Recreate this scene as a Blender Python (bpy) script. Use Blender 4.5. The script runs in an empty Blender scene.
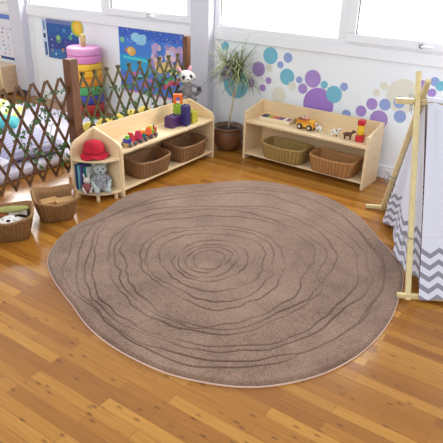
import bpy, bmesh, math, random
import numpy as np
from mathutils import Vector, Matrix
random.seed(7)
PI = math.pi
COL = bpy.context.scene.collection

# ------------------------------------------------------------------ materials
def lin(c):
    return tuple(((v/255)/12.92 if v/255 <= .04045 else ((v/255+.055)/1.055)**2.4) for v in c)

def mat(name, rgb, rough=.6, vary=0.0, scale=20, bump=0.0, bscale=200, spec=.5, metal=0.0, sheen=0.0, stretch=None, coat=0.0):
    m = bpy.data.materials.new(name); m.use_nodes = True
    nt = m.node_tree; N = nt.nodes; L = nt.links
    b = N['Principled BSDF']
    c = lin(rgb)
    b.inputs['Base Color'].default_value = (*c, 1)
    b.inputs['Roughness'].default_value = rough
    b.inputs['Specular IOR Level'].default_value = spec
    b.inputs['Metallic'].default_value = metal
    b.inputs['Sheen Weight'].default_value = sheen
    b.inputs['Coat Weight'].default_value = coat
    tc = N.new('ShaderNodeTexCoord'); mp = N.new('ShaderNodeMapping')
    L.new(tc.outputs['Object'], mp.inputs[0])
    if stretch: mp.inputs['Scale'].default_value = stretch
    if vary:
        no = N.new('ShaderNodeTexNoise'); no.inputs['Scale'].default_value = scale; no.inputs['Detail'].default_value = 4
        L.new(mp.outputs[0], no.inputs['Vector'])
        r = N.new('ShaderNodeValToRGB')
        r.color_ramp.elements[0].position = .3; r.color_ramp.elements[1].position = .7
        r.color_ramp.elements[0].color = (*[v*(1-vary) for v in c], 1)
        r.color_ramp.elements[1].color = (*[min(1, v*(1+vary)) for v in c], 1)
        L.new(no.outputs['Fac'], r.inputs[0]); L.new(r.outputs[0], b.inputs['Base Color'])
    if bump:
        n2 = N.new('ShaderNodeTexNoise'); n2.inputs['Scale'].default_value = bscale; n2.inputs['Detail'].default_value = 3
        L.new(tc.outputs['Object'], n2.inputs['Vector'])
        bp = N.new('ShaderNodeBump'); bp.inputs['Strength'].default_value = bump; bp.inputs['Distance'].default_value = .004
        L.new(n2.outputs['Fac'], bp.inputs['Height']); L.new(bp.outputs[0], b.inputs['Normal'])
    return m

_flat = {}
def paint(rgb, rough=.55, **k):
    key = (tuple(rgb), rough, tuple(sorted(k.items())))
    if key not in _flat:
        _flat[key] = mat('paint_%d' % len(_flat), rgb, rough, vary=.04, scale=12, **k)
    return _flat[key]

# ------------------------------------------------------------------ mesh builder
class MB:
    def __init__(s): s.v = []; s.f = []; s.mi = []; s.uv = None; s.smooth = False
    def add(s, vs, fs, mi=0):
        o = len(s.v); s.v.extend([tuple(v) for v in vs])
        for f in fs: s.f.append(tuple(i+o for i in f)); s.mi.append(mi)
        return s
    def box(s, lo, hi, mi=0, M=None):
        x0,y0,z0 = lo; x1,y1,z1 = hi
        vs = [Vector(p) for p in ((x0,y0,z0),(x1,y0,z0),(x1,y1,z0),(x0,y1,z0),(x0,y0,z1),(x1,y0,z1),(x1,y1,z1),(x0,y1,z1))]
        if M is not None: vs = [M @ v for v in vs]
        return s.add(vs, [(3,2,1,0),(4,5,6,7),(0,1,5,4),(1,2,6,5),(2,3,7,6),(3,0,4,7)], mi)
    def bar(s, a, b, w, h, up=(0,0,1), mi=0):
        a = Vector(a); b = Vector(b); d = (b-a); n = d.length; d.normalize()
        u = Vector(up); x = d.cross(u)
        if x.length < 1e-4: x = d.cross(Vector((1,0,0)))
        x.normalize(); y = x.cross(d)
        M = Matrix((( *[x[0],y[0],d[0]], a[0]),(x[1],y[1],d[1],a[1]),(x[2],y[2],d[2],a[2]),(0,0,0,1)))
        return s.box((-w/2,-h/2,0),(w/2,h/2,n), mi, M)
    def tube(s, pts, rad, seg=8, mi=0, cap=True):
        pts = [Vector(p) for p in pts]; n = len(pts)
        if not hasattr(rad, '__len__'): rad = [rad]*n
        vs = []; prev = None
        for i, p in enumerate(pts):
            d = (pts[min(i+1,n-1)]-pts[max(i-1,0)]).normalized()
            if prev is None:
                x = d.cross(Vector((0,0,1)))
                if x.length < 1e-3: x = Vector((1,0,0))
            else: x = prev - d*prev.dot(d)
            x.normalize(); prev = x; y = d.cross(x)
            for k in range(seg):
                a = 2*PI*k/seg; vs.append(p + (x*math.cos(a)+y*math.sin(a))*rad[i])
        fs = []
        for i in range(n-1):
            for k in range(seg):
                k2 = (k+1)%seg; fs.append((i*seg+k, i*seg+k2, (i+1)*seg+k2, (i+1)*seg+k))
        if cap: fs.append(tuple(range(seg-1,-1,-1))); fs.append(tuple((n-1)*seg+k for k in range(seg)))
        return s.add(vs, fs, mi)
    def lathe(s, prof, seg=32, c=(0,0,0), mi=0, M=None):
        vs = []; fs = []
        for r, z in prof:
            for k in range(seg):
                a = 2*PI*k/seg; p = Vector((c[0]+r*math.cos(a), c[1]+r*math.sin(a), c[2]+z)); vs.append(M@p if M is not None else p)
        n = len(prof)
        for i in range(n-1):
            for k in range(seg):
                k2=(k+1)%seg; fs.append((i*seg+k, i*seg+k2, (i+1)*seg+k2, (i+1)*seg+k))
        fs.append(tuple(range(seg-1,-1,-1))); fs.append(tuple((n-1)*seg+k for k in range(seg)))
        return s.add(vs, fs, mi)
    def ell(s, c, r, rot=(0,0,0), seg=16, rings=10, mi=0):
        E = Matrix.Translation(Vector(c)) @ (Matrix.Rotation(rot[2],4,'Z')@Matrix.Rotation(rot[1],4,'Y')@Matrix.Rotation(rot[0],4,'X'))
        if not hasattr(r,'__len__'): r = (r,r,r)
        vs=[E@Vector((0,0,-r[2]))]
        for i in range(1,rings):
            t=-PI/2+PI*i/rings
            for k in range(seg):
                a=2*PI*k/seg; vs.append(E@Vector((r[0]*math.cos(t)*math.cos(a), r[1]*math.cos(t)*math.sin(a), r[2]*math.sin(t))))
        vs.append(E@Vector((0,0,r[2]))); T=len(vs)-1; fs=[]
        for k in range(seg): fs.append((0,1+(k+1)%seg,1+k))
        for i in range(rings-2):
            for k in range(seg):
                k2=(k+1)%seg; a=1+i*seg; fs.append((a+k,a+k2,a+seg+k2,a+seg+k))
        a=1+(rings-2)*seg
        for k in range(seg): fs.append((a+k,a+(k+1)%seg,T))
        return s.add(vs,fs,mi)
    def prism(s, poly, z0, z1, M=None, mi=0):
        n=len(poly); vs=[Vector((x,y,z0)) for x,y in poly]+[Vector((x,y,z1)) for x,y in poly]
        if M is not None: vs=[M@v for v in vs]
        fs=[tuple(range(n-1,-1,-1)), tuple(range(n,2*n))]+[(i,(i+1)%n,n+(i+1)%n,n+i) for i in range(n)]
        return s.add(vs,fs,mi)
    def disc(s, c, r, axis='Y', seg=20, mi=0, rx=None):
        rx = rx or r; vs=[]
        for k in range(seg):
            a=2*PI*k/seg
            vs.append((c[0]+rx*math.cos(a), c[1], c[2]+r*math.sin(a)))
        return s.add(vs,[tuple(range(seg))],mi)      # faces -Y
    def build(s, name, mats, parent=None, smooth=False, bevel=0.0, loc=None, rz=0, sub=0, remesh=0.0):
        me = bpy.data.meshes.new(name)
        me.from_pydata([tuple(v) for v in s.v], [], s.f); me.update()
        if not isinstance(mats,(list,tuple)): mats=[mats]
        for m in mats: me.materials.append(m)
        if any(s.mi): me.polygons.foreach_set('material_index', s.mi)
        if s.uv is not None:
            ul = me.uv_layers.new(name='UVMap')
            for lp in me.loops: ul.data[lp.index].uv = s.uv[lp.vertex_index]
        bm=bmesh.new(); bm.from_mesh(me); bmesh.ops.recalc_face_normals(bm, faces=bm.faces) if s.fix else None; bm.to_mesh(me); bm.free()
        if smooth: me.polygons.foreach_set('use_smooth',[True]*len(me.polygons))
        o = bpy.data.objects.new(name, me); COL.objects.link(o)
        if parent: o.parent = parent
        if loc: o.location = loc
        if rz: o.rotation_euler.z = rz
        if remesh:
            r=o.modifiers.new('merge','REMESH'); r.mode='VOXEL'; r.voxel_size=remesh; r.use_smooth_shade=True
            k=o.modifiers.new('soft','SMOOTH'); k.iterations=4
        if bevel:
            b=o.modifiers.new('edge','BEVEL'); b.width=bevel; b.segments=2; b.limit_method='ANGLE'; b.angle_limit=.6
        if sub:
            b=o.modifiers.new('sub','SUBSURF'); b.levels=sub; b.render_levels=sub
        return o
    fix = True

def tag(o, label=None, cat=None, group=None, kind=None):
    if label: o['label']=label
    if cat: o['category']=cat
    if group: o['group']=group
    if kind: o['kind']=kind
    return o
def thing(name, label, cat, loc=(0,0,0), rz=0, group=None):
    o=bpy.data.objects.new(name,None); COL.objects.link(o); o.empty_display_size=.05
    o.location=loc; o.rotation_euler.z=rz
    return tag(o,label,cat,group)
def struct(o): o['kind']='structure'; return o
def copy_tree(o, parent=None):
    c=o.copy(); COL.objects.link(c)
    if parent: c.parent=parent
    for ch in list(o.children): copy_tree(ch,c)
    return c

# ------------------------------------------------------------------ shared materials
M_WALL  = mat('wall_paint',(240,244,247),.55,vary=.015,scale=3)
M_FRAME = mat('window_plastic',(240,241,245),.35,vary=.01,scale=3)
M_POST  = mat('post_paint_backlit',(214,214,226),.5,vary=.02,scale=4)  # greyer than the wall: backlit shade put into the colour
M_TRIMW = mat('white_trim',(238,238,242),.45,vary=.01)
M_DARK  = mat('dark_gasket',(60,55,55),.6)
M_PLY   = mat('birch_plywood',(232,205,163),.45,vary=.06,scale=5,stretch=(1,1,9))
M_PLYE  = mat('plywood_edge',(240,216,176),.5,vary=.05,scale=30)
M_POLE  = mat('pine_pole',(224,204,152),.5,vary=.08,scale=8,stretch=(6,6,1))
M_TRELL = mat('trellis_wood',(98,64,34),.6,vary=.2,scale=30)
M_TPOST = mat('trellis_post_wood',(112,70,42),.6,vary=.2,scale=10,stretch=(5,5,1))
M_LEAF  = mat('ivy_leaf',(54,92,40),.6,vary=.35,scale=25)
M_BLACK = paint((25,24,26),.4)
M_WHITE = paint((240,238,236),.6)

def floor_material():
    m=bpy.data.materials.new('bamboo_floor'); m.use_nodes=True; nt=m.node_tree; N=nt.nodes; L=nt.links; b=N['Principled BSDF']
    tc=N.new('ShaderNodeTexCoord')
    br=N.new('ShaderNodeTexBrick'); br.offset=.37; br.offset_frequency=2; br.squash=1
    for k,v in (('Scale',1),('Mortar Size',.0012),('Mortar Smooth',.2),('Bias',0),('Brick Width',.55),('Row Height',.056)): br.inputs[k].default_value=v
    br.inputs['Color1'].default_value=(0,0,0,1); br.inputs['Color2'].default_value=(1,1,1,1); br.inputs['Mortar'].default_value=(.25,.25,.25,1)
    L.new(tc.outputs['Object'],br.inputs['Vector'])
    mp=N.new('ShaderNodeMapping'); mp.inputs['Scale'].default_value=(3,70,1); L.new(tc.outputs['Object'],mp.inputs[0])
    gr=N.new('ShaderNodeTexNoise'); gr.inputs['Scale'].default_value=1.5; gr.inputs['Detail'].default_value=5; L.new(mp.outputs[0],gr.inputs['Vector'])
    mix=N.new('ShaderNodeMix'); mix.data_type='FLOAT'; mix.inputs[0].default_value=.5
    L.new(br.outputs['Color'],mix.inputs[2]); L.new(gr.outputs['Fac'],mix.inputs[3])
    rp=N.new('ShaderNodeValToRGB'); E=rp.color_ramp.elements
    E[0].position=.2; E[0].color=(*lin((134,80,30)),1); E[1].position=.8; E[1].color=(*lin((186,132,56)),1)
    e=E.new(.5); e.color=(*lin((160,104,38)),1)
    L.new(mix.outputs[0],rp.inputs[0])
    # bamboo knuckles: short dark dashes
    mk=N.new('ShaderNodeMapping'); mk.inputs['Scale'].default_value=(9,30,1); L.new(tc.outputs['Object'],mk.inputs[0])
    vo=N.new('ShaderNodeTexVoronoi'); vo.inputs['Scale'].default_value=1; vo.inputs['Randomness'].default_value=1; L.new(mk.outputs[0],vo.inputs['Vector'])
    kr=N.new('ShaderNodeValToRGB'); kr.color_ramp.elements[0].position=.06; kr.color_ramp.elements[0].color=(1,1,1,1); kr.color_ramp.elements[1].position=.19; kr.color_ramp.elements[1].color=(0,0,0,1)
    L.new(vo.outputs['Distance'],kr.inputs[0])
    mu=N.new('ShaderNodeMath'); mu.operation='MULTIPLY'; mu.inputs[1].default_value=.85; L.new(kr.outputs[0],mu.inputs[0])
    m2=N.new('ShaderNodeMix'); m2.data_type='RGBA'; L.new(mu.outputs[0],m2.inputs[0]); L.new(rp.outputs[0],m2.inputs[6]); m2.inputs[7].default_value=(*lin((92,50,24)),1)
    m3=N.new('ShaderNodeMix'); m3.data_type='RGBA'; m3.blend_type='MULTIPLY'
    mf=N.new('ShaderNodeMath'); mf.operation='MULTIPLY'; mf.inputs[1].default_value=.35; L.new(br.outputs['Fac'],mf.inputs[0])
    L.new(mf.outputs[0],m3.inputs[0]); L.new(m2.outputs[2],m3.inputs[6]); m3.inputs[7].default_value=(.35,.25,.18,1)
    L.new(m3.outputs[2],b.inputs['Base Color'])
    b.inputs['Roughness'].default_value=.2; b.inputs['Specular IOR Level'].default_value=.42
    return m

def rug_material():
    m=mat('rug_pile',(150,122,106),.95,bump=.7,bscale=260,spec=.1,sheen=.25)
    nt=m.node_tree; N=nt.nodes; L=nt.links; b=N['Principled BSDF']; tc=N.new('ShaderNodeTexCoord')
    a=N.new('ShaderNodeTexNoise'); a.inputs['Scale'].default_value=3.2; a.inputs['Detail'].default_value=5; a.inputs['Roughness'].default_value=.65
    f=N.new('ShaderNodeTexNoise'); f.inputs['Scale'].default_value=160; f.inputs['Detail'].default_value=2
    L.new(tc.outputs['Object'],a.inputs['Vector']); L.new(tc.outputs['Object'],f.inputs['Vector'])
    mx=N.new('ShaderNodeMix'); mx.data_type='FLOAT'; mx.inputs[0].default_value=.55; L.new(a.outputs['Fac'],mx.inputs[2]); L.new(f.outputs['Fac'],mx.inputs[3])
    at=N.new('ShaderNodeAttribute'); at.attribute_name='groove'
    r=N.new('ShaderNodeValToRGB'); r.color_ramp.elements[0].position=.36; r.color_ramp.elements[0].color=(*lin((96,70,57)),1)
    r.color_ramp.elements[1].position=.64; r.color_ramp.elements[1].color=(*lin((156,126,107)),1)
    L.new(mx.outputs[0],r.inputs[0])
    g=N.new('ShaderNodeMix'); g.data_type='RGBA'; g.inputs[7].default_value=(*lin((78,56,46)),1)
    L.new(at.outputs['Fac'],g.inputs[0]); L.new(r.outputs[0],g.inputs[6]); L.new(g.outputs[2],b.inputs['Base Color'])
    return m

def chevron_material(name, hem):
    """white cotton with a grey chevron band below the given height (UV in metres)"""
    m=mat(name,(236,233,240),.9,spec=.1,bump=.15,bscale=500)
    nt=m.node_tree; N=nt.nodes; L=nt.links; b=N['Principled BSDF']
    uv=N.new('ShaderNodeUVMap'); sp=N.new('ShaderNodeSeparateXYZ'); L.new(uv.outputs[0],sp.inputs[0])
    def math_(op,a,bv=None):
        n=N.new('ShaderNodeMath'); n.operation=op
        for i,x in enumerate((a,bv)):
            if x is None: continue
            if isinstance(x,(int,float)): n.inputs[i].default_value=x
            else: L.new(x,n.inputs[i])
        return n.outputs[0]
    tri=math_('PINGPONG',sp.outputs[0],.05)
    s=math_('ADD',sp.outputs[1],math_('MULTIPLY',tri,.62))
    fr=math_('FRACT',math_('DIVIDE',s,.064))
    st=math_('LESS_THAN',fr,.45)
    k=math_('MULTIPLY',st,math_('LESS_THAN',s,hem))
    seam=math_('MULTIPLY',math_('GREATER_THAN',sp.outputs[1],hem+.03),math_('LESS_THAN',sp.outputs[1],hem+.033))
    k=math_('MAXIMUM',k,math_('MULTIPLY',seam,.25))
    mx=N.new('ShaderNodeMix'); mx.data_type='RGBA'; L.new(k,mx.inputs[0]); mx.inputs[6].default_value=(*lin((222,221,234)),1); mx.inputs[7].default_value=(*lin((146,142,154)),1)
    L.new(mx.outputs[2],b.inputs['Base Color'])
    return m

def wicker(name, rgb):
    m=mat(name,rgb,.6,vary=.22,scale=60,bump=.4,bscale=120)
    nt=m.node_tree;N=nt.nodes;L=nt.links;b=N['Principled BSDF']; src=b.inputs['Base Color'].links[0].from_socket
    at=N.new('ShaderNodeAttribute'); at.attribute_name='rib'; mr=N.new('ShaderNodeMapRange'); mr.inputs[3].default_value=0; mr.inputs[4].default_value=.6
    L.new(at.outputs['Fac'],mr.inputs[0]); mx=N.new('ShaderNodeMix'); mx.data_type='RGBA'; mx.inputs[7].default_value=(*[v*.4 for v in lin(rgb)],1)
    L.new(mr.outputs[0],mx.inputs[0]); L.new(src,mx.inputs[6]); L.new(mx.outputs[2],b.inputs['Base Color'])
    return m

# ------------------------------------------------------------------ the room
WY=4.23
posts=[-8.155,-5.615,-3.07,-.53,2.01]
struct(MB().box((-13,-1.6,-.08),(8,WY+.1,0)).build('floor',floor_material()))
struct(MB().box((-13,WY,0),(8,WY+.1,.985)).box((posts[1]-.1,WY,1.8),(8,WY+.1,3.4)).box((-13,WY,2.885),(posts[1]-.1,WY+.1,3.4)).box((-13,WY,.985),(posts[0]+.1,WY+.1,2.885)).box((posts[-1]+.1,WY,.985),(8,WY+.1,1.8)).build('wall_back',M_WALL))
M_LAWN=mat('pale_grass',(92,91,78),.95,vary=.12,scale=1.3,stretch=(1,2.5,1))
struct(MB().box((-40,WY+.1,-.5),(30,45,-.4)).build('ground',M_LAWN))
for i,x in enumerate(posts):
    struct(MB().box((x-.1,WY-.1,.0),(x+.1,WY,3.4)).build('trim_%d'%(i+1),M_POST,bevel=.006))
struct(MB().box((posts[1]-.09,WY-.125,0),(posts[1]+.115,WY-.1,.07)).build('trim_20',M_DARK,bevel=.003))
# skirting and the thin ledge line between posts
n=6
for i in range(4):
    a=posts[i]+.1; b=posts[i+1]-.1
    mb=MB().box((a,WY-.022,0),(b,WY,.075)).box((a,WY-.014,.075),(b,WY,.1))
    struct(mb.build('baseboard_%s'%['far_left','left','right','far_right'][i],M_TRIMW,bevel=.004))
    mb=MB().box((a,WY-.008,.1),(a+.075,WY,.895)).box((b-.075,WY-.008,.1),(b,WY,.895))
    struct(mb.build('trim_%d'%n,M_TRIMW,bevel=.003)); n+=1

M_GLASS=bpy.data.materials.new('window_glass'); M_GLASS.use_nodes=True
_nt=M_GLASS.node_tree; _nt.nodes.clear()
_o=_nt.nodes.new('ShaderNodeOutputMaterial'); _mx=_nt.nodes.new('ShaderNodeMixShader'); _t=_nt.nodes.new('ShaderNodeBsdfTransparent'); _g=_nt.nodes.new('ShaderNodeBsdfGlossy')
_g.inputs['Roughness'].default_value=.02; _mx.inputs[0].default_value=.05
_nt.links.new(_t.outputs[0],_mx.inputs[1]); _nt.links.new(_g.outputs[0],_mx.inputs[2]); _nt.links.new(_mx.outputs[0],_o.inputs[0])

def ring_frame(mb,x0,x1,z0,z1,t,y0,y1,tb=None):
    tb=tb or t
    mb.box((x0,y0,z0),(x1,y1,z0+tb)).box((x0,y0,z1-t),(x1,y1,z1)).box((x0,y0,z0+tb),(x0+t,y1,z1-t)).box((x1-t,y0,z0+tb),(x1,y1,z1-t))
for i in range(4):
    a=posts[i]+.1; b=posts[i+1]-.1; W=b-a; h_=1.9 if i==0 else .815
    w=struct(bpy.data.objects.new('window_%d'%(i+1),None)); COL.objects.link(w); w.location=(a,WY,.985)
    m1=W*.495; m2=m1+.07
    fr=MB(); ring_frame(fr,0,W,0,h_,.055,-.012,.07,.035); fr.box((m1,-.012,.035),(m2,.07,h_-.055))
    fr.build('frame',M_FRAME,w,bevel=.006)
    MB().box((0,-.02,-.085),(W,.0,.0)).build('sill',M_FRAME,w,bevel=.004)
    sa=MB(); ring_frame(sa,m2,W-.02,.018,h_-.035,.075,-.03,.04,.065); s_=sa.build('sash',M_FRAME,w,bevel=.006)
    bd=MB(); ring_frame(bd,.052,m1+.003,.032,h_-.052,.007,.0,.012); ring_frame(bd,m2+.072,W-.092,.08,h_-.107,.007,-.02,0)
    bd.build('glazing_bead',M_DARK,w)
    MB().box((.05,.02,.03),(m1,.026,h_-.05)).build('pane',M_GLASS,w)
    MB().box((m2+.07,.005,.078),(W-.09,.011,h_-.105)).build('pane',M_GLASS,w)
    hx=(m2+W)/2+.02
    h=MB().box((hx-.012,-.05,.035),(hx+.012,-.03,.06)).build('handle_base',M_DARK,w,bevel=.003)
    MB().box((hx,-.062,.042),(hx+.085,-.05,.054)).build('handle',M_FRAME,w,bevel=.003)

# ------------------------------------------------------------------ wall dot stickers
DC={'t':(120,190,212),'b':(150,168,218),'p':(172,142,208),'P':(166,126,206),'c':(228,226,210)}
DOTS=[
('t',-2.399,0.820,0.069,'large teal dot sticker high on the wall right of the plant leaves'),
('b',-2.233,0.823,0.040,'periwinkle dot sticker highest of all, just right of a large teal dot'),
('b',-2.299,0.757,0.029,'small periwinkle dot sticker tucked below the two highest dots right of the plant'),
('p',-2.508,0.696,0.063,'purple dot sticker brushed by the right-hand leaves of the plant'),
('p',-2.403,0.612,0.028,'small purple dot sticker right of the plant, upper of the two smallest purple ones'),
('p',-2.456,0.543,0.029,'small purple dot sticker, lowest between the plant and the wall shelf'),
('p',-2.582,0.568,0.042,'purple dot sticker touching the right edge of the biggest teal dot'),
('t',-2.733,0.543,0.132,'biggest teal dot sticker, directly behind the stem of the potted plant'),
('p',-2.836,0.621,0.057,'purple dot sticker overlapping the left side of the biggest teal dot'),
('t',-2.857,0.849,0.038,'teal dot sticker high behind the plant leaves, nearest the white wall post'),
('t',-2.228,0.669,0.067,'large teal dot sticker with a small cream dot over its lower right'),
('c',-2.173,0.602,0.036,'small cream dot sticker overlapping the lower right of a large teal dot'),
('c',-2.293,0.506,0.067,'large cream dot sticker just above the left end of the wall shelf'),
('c',-2.406,0.718,0.033,'small cream dot sticker beneath the high large teal dot'),
('b',-2.114,0.660,0.028,'small periwinkle dot sticker left of the large purple dot over the shelf'),
('p',-1.993,0.685,0.071,'large purple dot sticker right above the huge purple dot'),
('p',-2.075,0.593,0.042,'medium purple dot sticker at the upper left of the huge purple dot'),
('t',-1.888,0.652,0.031,'small teal dot sticker at the upper right of the huge purple dot'),
('t',-1.795,0.589,0.068,'large teal dot sticker overlapping the right side of the huge purple dot'),
('P',-1.924,0.486,0.135,'huge purple dot sticker rising behind the middle of the wall shelf'),
('b',-1.718,0.661,0.032,'small periwinkle dot sticker alone above and right of the large overlapping teal dot'),
('p',-1.474,0.564,0.045,'purple dot sticker above the red and yellow toy, beside a periwinkle dot'),
('b',-1.371,0.576,0.045,'periwinkle dot sticker left of the stub of the tent ridge pole'),
('p',-1.553,0.495,0.044,'purple dot sticker low over the shelf back, just left of the big purple one'),
('p',-1.402,0.454,0.072,'big purple dot sticker half hidden by the right end of the wall shelf'),
('b',-1.670,0.448,0.038,'periwinkle dot sticker barely peeking over the shelf back above the toy animals'),
('b',-1.264,0.611,0.044,'periwinkle dot sticker behind the tip of the tent ridge pole'),
('b',-1.243,0.506,0.047,'periwinkle dot sticker below the tent ridge pole and left of the leaning pole'),
('c',-1.247,0.659,0.128,'huge cream dot sticker behind the crossing tent poles'),
('c',-1.400,0.714,0.031,'small cream dot sticker, upper of the two left of the huge cream dot'),
('c',-1.451,0.653,0.028,'small cream dot sticker, lower of the two left of the huge cream dot'),
('p',-1.121,0.754,0.042,'purple dot sticker right behind the crossing tops of the tent poles'),
('p',-1.109,0.676,0.029,'small purple dot sticker at the tent pole crossing, just above the fabric'),
('b',-1.036,0.798,0.032,'periwinkle dot sticker right of the tent pole tops, overlapping a teal dot'),
('t',-0.992,0.773,0.035,'teal dot sticker above the tent fabric at the right edge'),
('p',-1.042,0.716,0.031,'purple dot sticker above the tent fabric, below the periwinkle and teal pair')]
DM={k:mat('vinyl_'+k,v,.5,vary=.03,scale=8) for k,v in DC.items()}
for i,(k,x,z,r,lab) in enumerate(DOTS):
    layer={'c':1,'P':2,'p':2,'b':3,'t':4}[k]+(0 if i%2 else .5)
    if i in (8,): layer=5
    if i in (11,): layer=6
    d=.0006*layer
    mb=MB().prism([(r*math.cos(2*PI*t/48),r*math.sin(2*PI*t/48)) for t in range(48)],0,d,Matrix.Rotation(PI/2,4,'X'))
    tag(mb.build('wall_sticker',DM[k],loc=(x,WY,z)),lab,'sticker','round dot stickers on the back wall')
# ------------------------------------------------------------------ posters
def poster(name,label,x0,x1,z0,z1,draw,bg,cat='poster',tilt=0):
    mats=[]; idx={}
    def mi(rgb):
        rgb=tuple(rgb)
        if rgb not in idx: idx[rgb]=len(mats); mats.append(paint(rgb,.35))
        return idx[rgb]
    mb=MB(); mb.fix=False
    W=x1-x0; H=z1-z0
    mb.box((0,-.003,0),(W,0,H),mi(bg))
    lv=[.003]
    def rect(u0,v0,u1,v1,c):
        lv[0]+=.00005; y=-lv[0]
        mb.add([(u0*W,y,v0*H),(u1*W,y,v0*H),(u1*W,y,v1*H),(u0*W,y,v1*H)],[(0,1,2,3)],mi(c))
    def dot(u,v,r,c,rx=None,seg=16):
        lv[0]+=.00005; mb.disc((u*W,-lv[0],v*H),r,seg=seg,mi=mi(c),rx=rx)
    def poly(pts,c):
        lv[0]+=.00005; y=-lv[0]; mb.add([(u*W,y,v*H) for u,v in pts],[tuple(range(len(pts)))],mi(c))
    draw(rect,dot,poly)
    o=mb.build(name,mats,loc=(x0,WY-.0005,z0)); o.rotation_euler.y=tilt
    return tag(o,label,cat)

def draw_space(rect,dot,poly):
    rect(.0,.0,1,1,(38,62,140)); rect(.16,.55,1,.9,(30,88,160)); rect(.16,.0,.6,.25,(44,110,170)); rect(.6,.0,1,.5,(62,64,150))
    rect(0,0,.13,1,(205,222,238)); rect(.03,.05,.1,.4,(60,90,150)); rect(.02,.5,.09,.62,(40,60,110)); rect(.03,.7,.1,.95,(120,150,195))
    rect(.13,.9,1,1,(112,124,176))
    dot(.45,.52,.044,(90,160,110),rx=.042); dot(.44,.55,.022,(170,205,120)); dot(.47,.48,.014,(60,110,150))
    dot(.78,.6,.028,(90,170,140)); dot(.83,.7,.012,(220,225,240)); dot(.62,.75,.02,(70,150,190))
    dot(.25,.48,.012,(150,180,220)); dot(.26,.33,.014,(120,150,200)); dot(.24,.2,.012,(200,160,120)); dot(.34,.12,.016,(160,190,220))
    dot(.55,.25,.02,(190,140,90)); dot(.72,.3,.015,(210,90,90)); dot(.66,.12,.02,(130,90,180))
    for k in range(40): dot(random.uniform(.15,.97),random.uniform(.03,.88),random.uniform(.0015,.0035),(210,220,240),seg=6)
    dot(.985,.86,.085,(150,196,80),rx=.09,seg=24); dot(1.0,.87,.072,(236,190,50),rx=.075,seg=24); dot(1.0,.87,.045,(244,206,84),seg=20)
poster('space_poster','dark blue planet poster with a yellow sun at its corner, below the left window',-5.29,-4.72,.475,.885,draw_space,(38,62,140))

def draw_sea(rect,dot,poly):
    rect(0,.82,1,1,(52,98,196)); rect(0,.55,1,.84,(66,128,214)); rect(0,.3,.5,.58,(46,158,214)); rect(0,0,1,.32,(84,120,206)); rect(.5,.3,1,.5,(92,120,214))
    for k in range(90): dot(random.uniform(.02,.98),random.uniform(.78,.99),random.uniform(.002,.005),(210,228,250),seg=6)
    for u,v,r in ((.28,.86,.045),(.36,.83,.05),(.4,.87,.03),(.33,.8,.03)): dot(u,v,r,(150,205,232),rx=r*1.4)
    dot(.2,.64,.045,(226,176,92),rx=.06); poly([(.1,.6),(.14,.66),(.1,.7)],(210,120,80)); dot(.17,.65,.018,(240,214,140))
    dot(.06,.8,.028,(120,200,150)); poly([(.06,.52),(.5,.5),(.5,.54),(.06,.56)],(80,210,220))
    # reef with rounded coral
    for k in range(46):
        u=random.uniform(.54,.97); v=random.uniform(.5,.78); c=random.choice([(186,160,208),(206,168,190),(160,140,206),(226,196,196),(196,190,226)])
        dot(u,v,random.uniform(.018,.04),c)
    for k in range(26): dot(random.uniform(.55,.97),random.uniform(.4,.53),random.uniform(.015,.03),random.choice([(226,190,120),(236,206,140),(206,160,120)]))
    for k in range(18): dot(random.uniform(.05,.95),random.uniform(.05,.32),random.uniform(.012,.03),random.choice([(150,120,206),(96,200,214),(206,110,160),(70,160,120)]),rx=random.uniform(.02,.04))
    rect(0,0,1,.025,(226,150,190))
poster('sea_poster','bright blue undersea poster with pale coral, behind the right-hand lattice fence',-4.135,-3.315,.28,.905,draw_sea,(70,120,210))

def draw_chart(rect,dot,poly):
    rect(0,0,1,1,(226,226,238)); rect(0,.87,1,.97,(96,128,206)); rect(0,.0,1,.06,(48,72,140))
    for r in range(8):
        for k in range(7):
            if random.random()<.8:
                c=random.choice([(226,120,170),(80,180,150),(60,80,150),(150,110,190),(224,190,110),(70,60,70),(210,90,90),(90,170,210)])
                dot(.07+k*.14+random.uniform(-.03,.03),.13+r*.09,random.uniform(.008,.017),c,seg=10)
poster('alphabet_chart','white chart of small coloured pictures with a blue header, at the photo left edge',-6.36,-5.79,.36,.885,draw_chart,(226,226,238),cat='chart')

# ------------------------------------------------------------------ open shelves
def shelf_unit(name,label,Lx,front_h=.37,round_=True):
    """origin: front left bottom; x along, y depth 0..D"""
    t=thing(name,label,'shelf'); D=.275; T=.02
    pr=[(0,0),(0,front_h-.03)]
    if round_:
        pr+=[(.004,front_h),(.016,front_h+.02),(.04,front_h+.038)]
    else: pr+=[(.004,front_h+.02)]
    pr+=[(D-.015,.468),(D,.468),(D,0)]
    R=Matrix(((0,0,1,0),(1,0,0,0),(0,1,0,0),(0,0,0,1)))       # (u,v,w)->(w,u,v)
    for x in (0,Lx-T):
        mb=MB().prism(pr,x,x+T,R); mb.build('end_panel',[M_PLY],t,bevel=.003)
    MB().box((T,.004,.045),(Lx-T,D-.012,.063)).build('bottom_shelf',M_PLY,t,bevel=.003)
    MB().box((T,.004,.317),(Lx-T,D-.012,.337)).build('middle_shelf',M_PLY,t,bevel=.003)
    MB().box((T,D-.012,.045),(Lx-T,D,.466)).build('back_panel',M_PLY,t,bevel=.002)
    return t
sr=shelf_unit('low_shelf','low birch plywood shelf standing against the wall under the dot stickers',1.1,.39,False)
sr.location=(-2.425,3.895,0)
sr.rotation_euler.z=math.radians(-2.0)
sl=shelf_unit('low_shelf','low birch plywood shelf standing against the lattice fence',1.11,.36,True)
sl.location=(-2.635,2.66,0); sl.rotation_euler.z=PI/2

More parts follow.
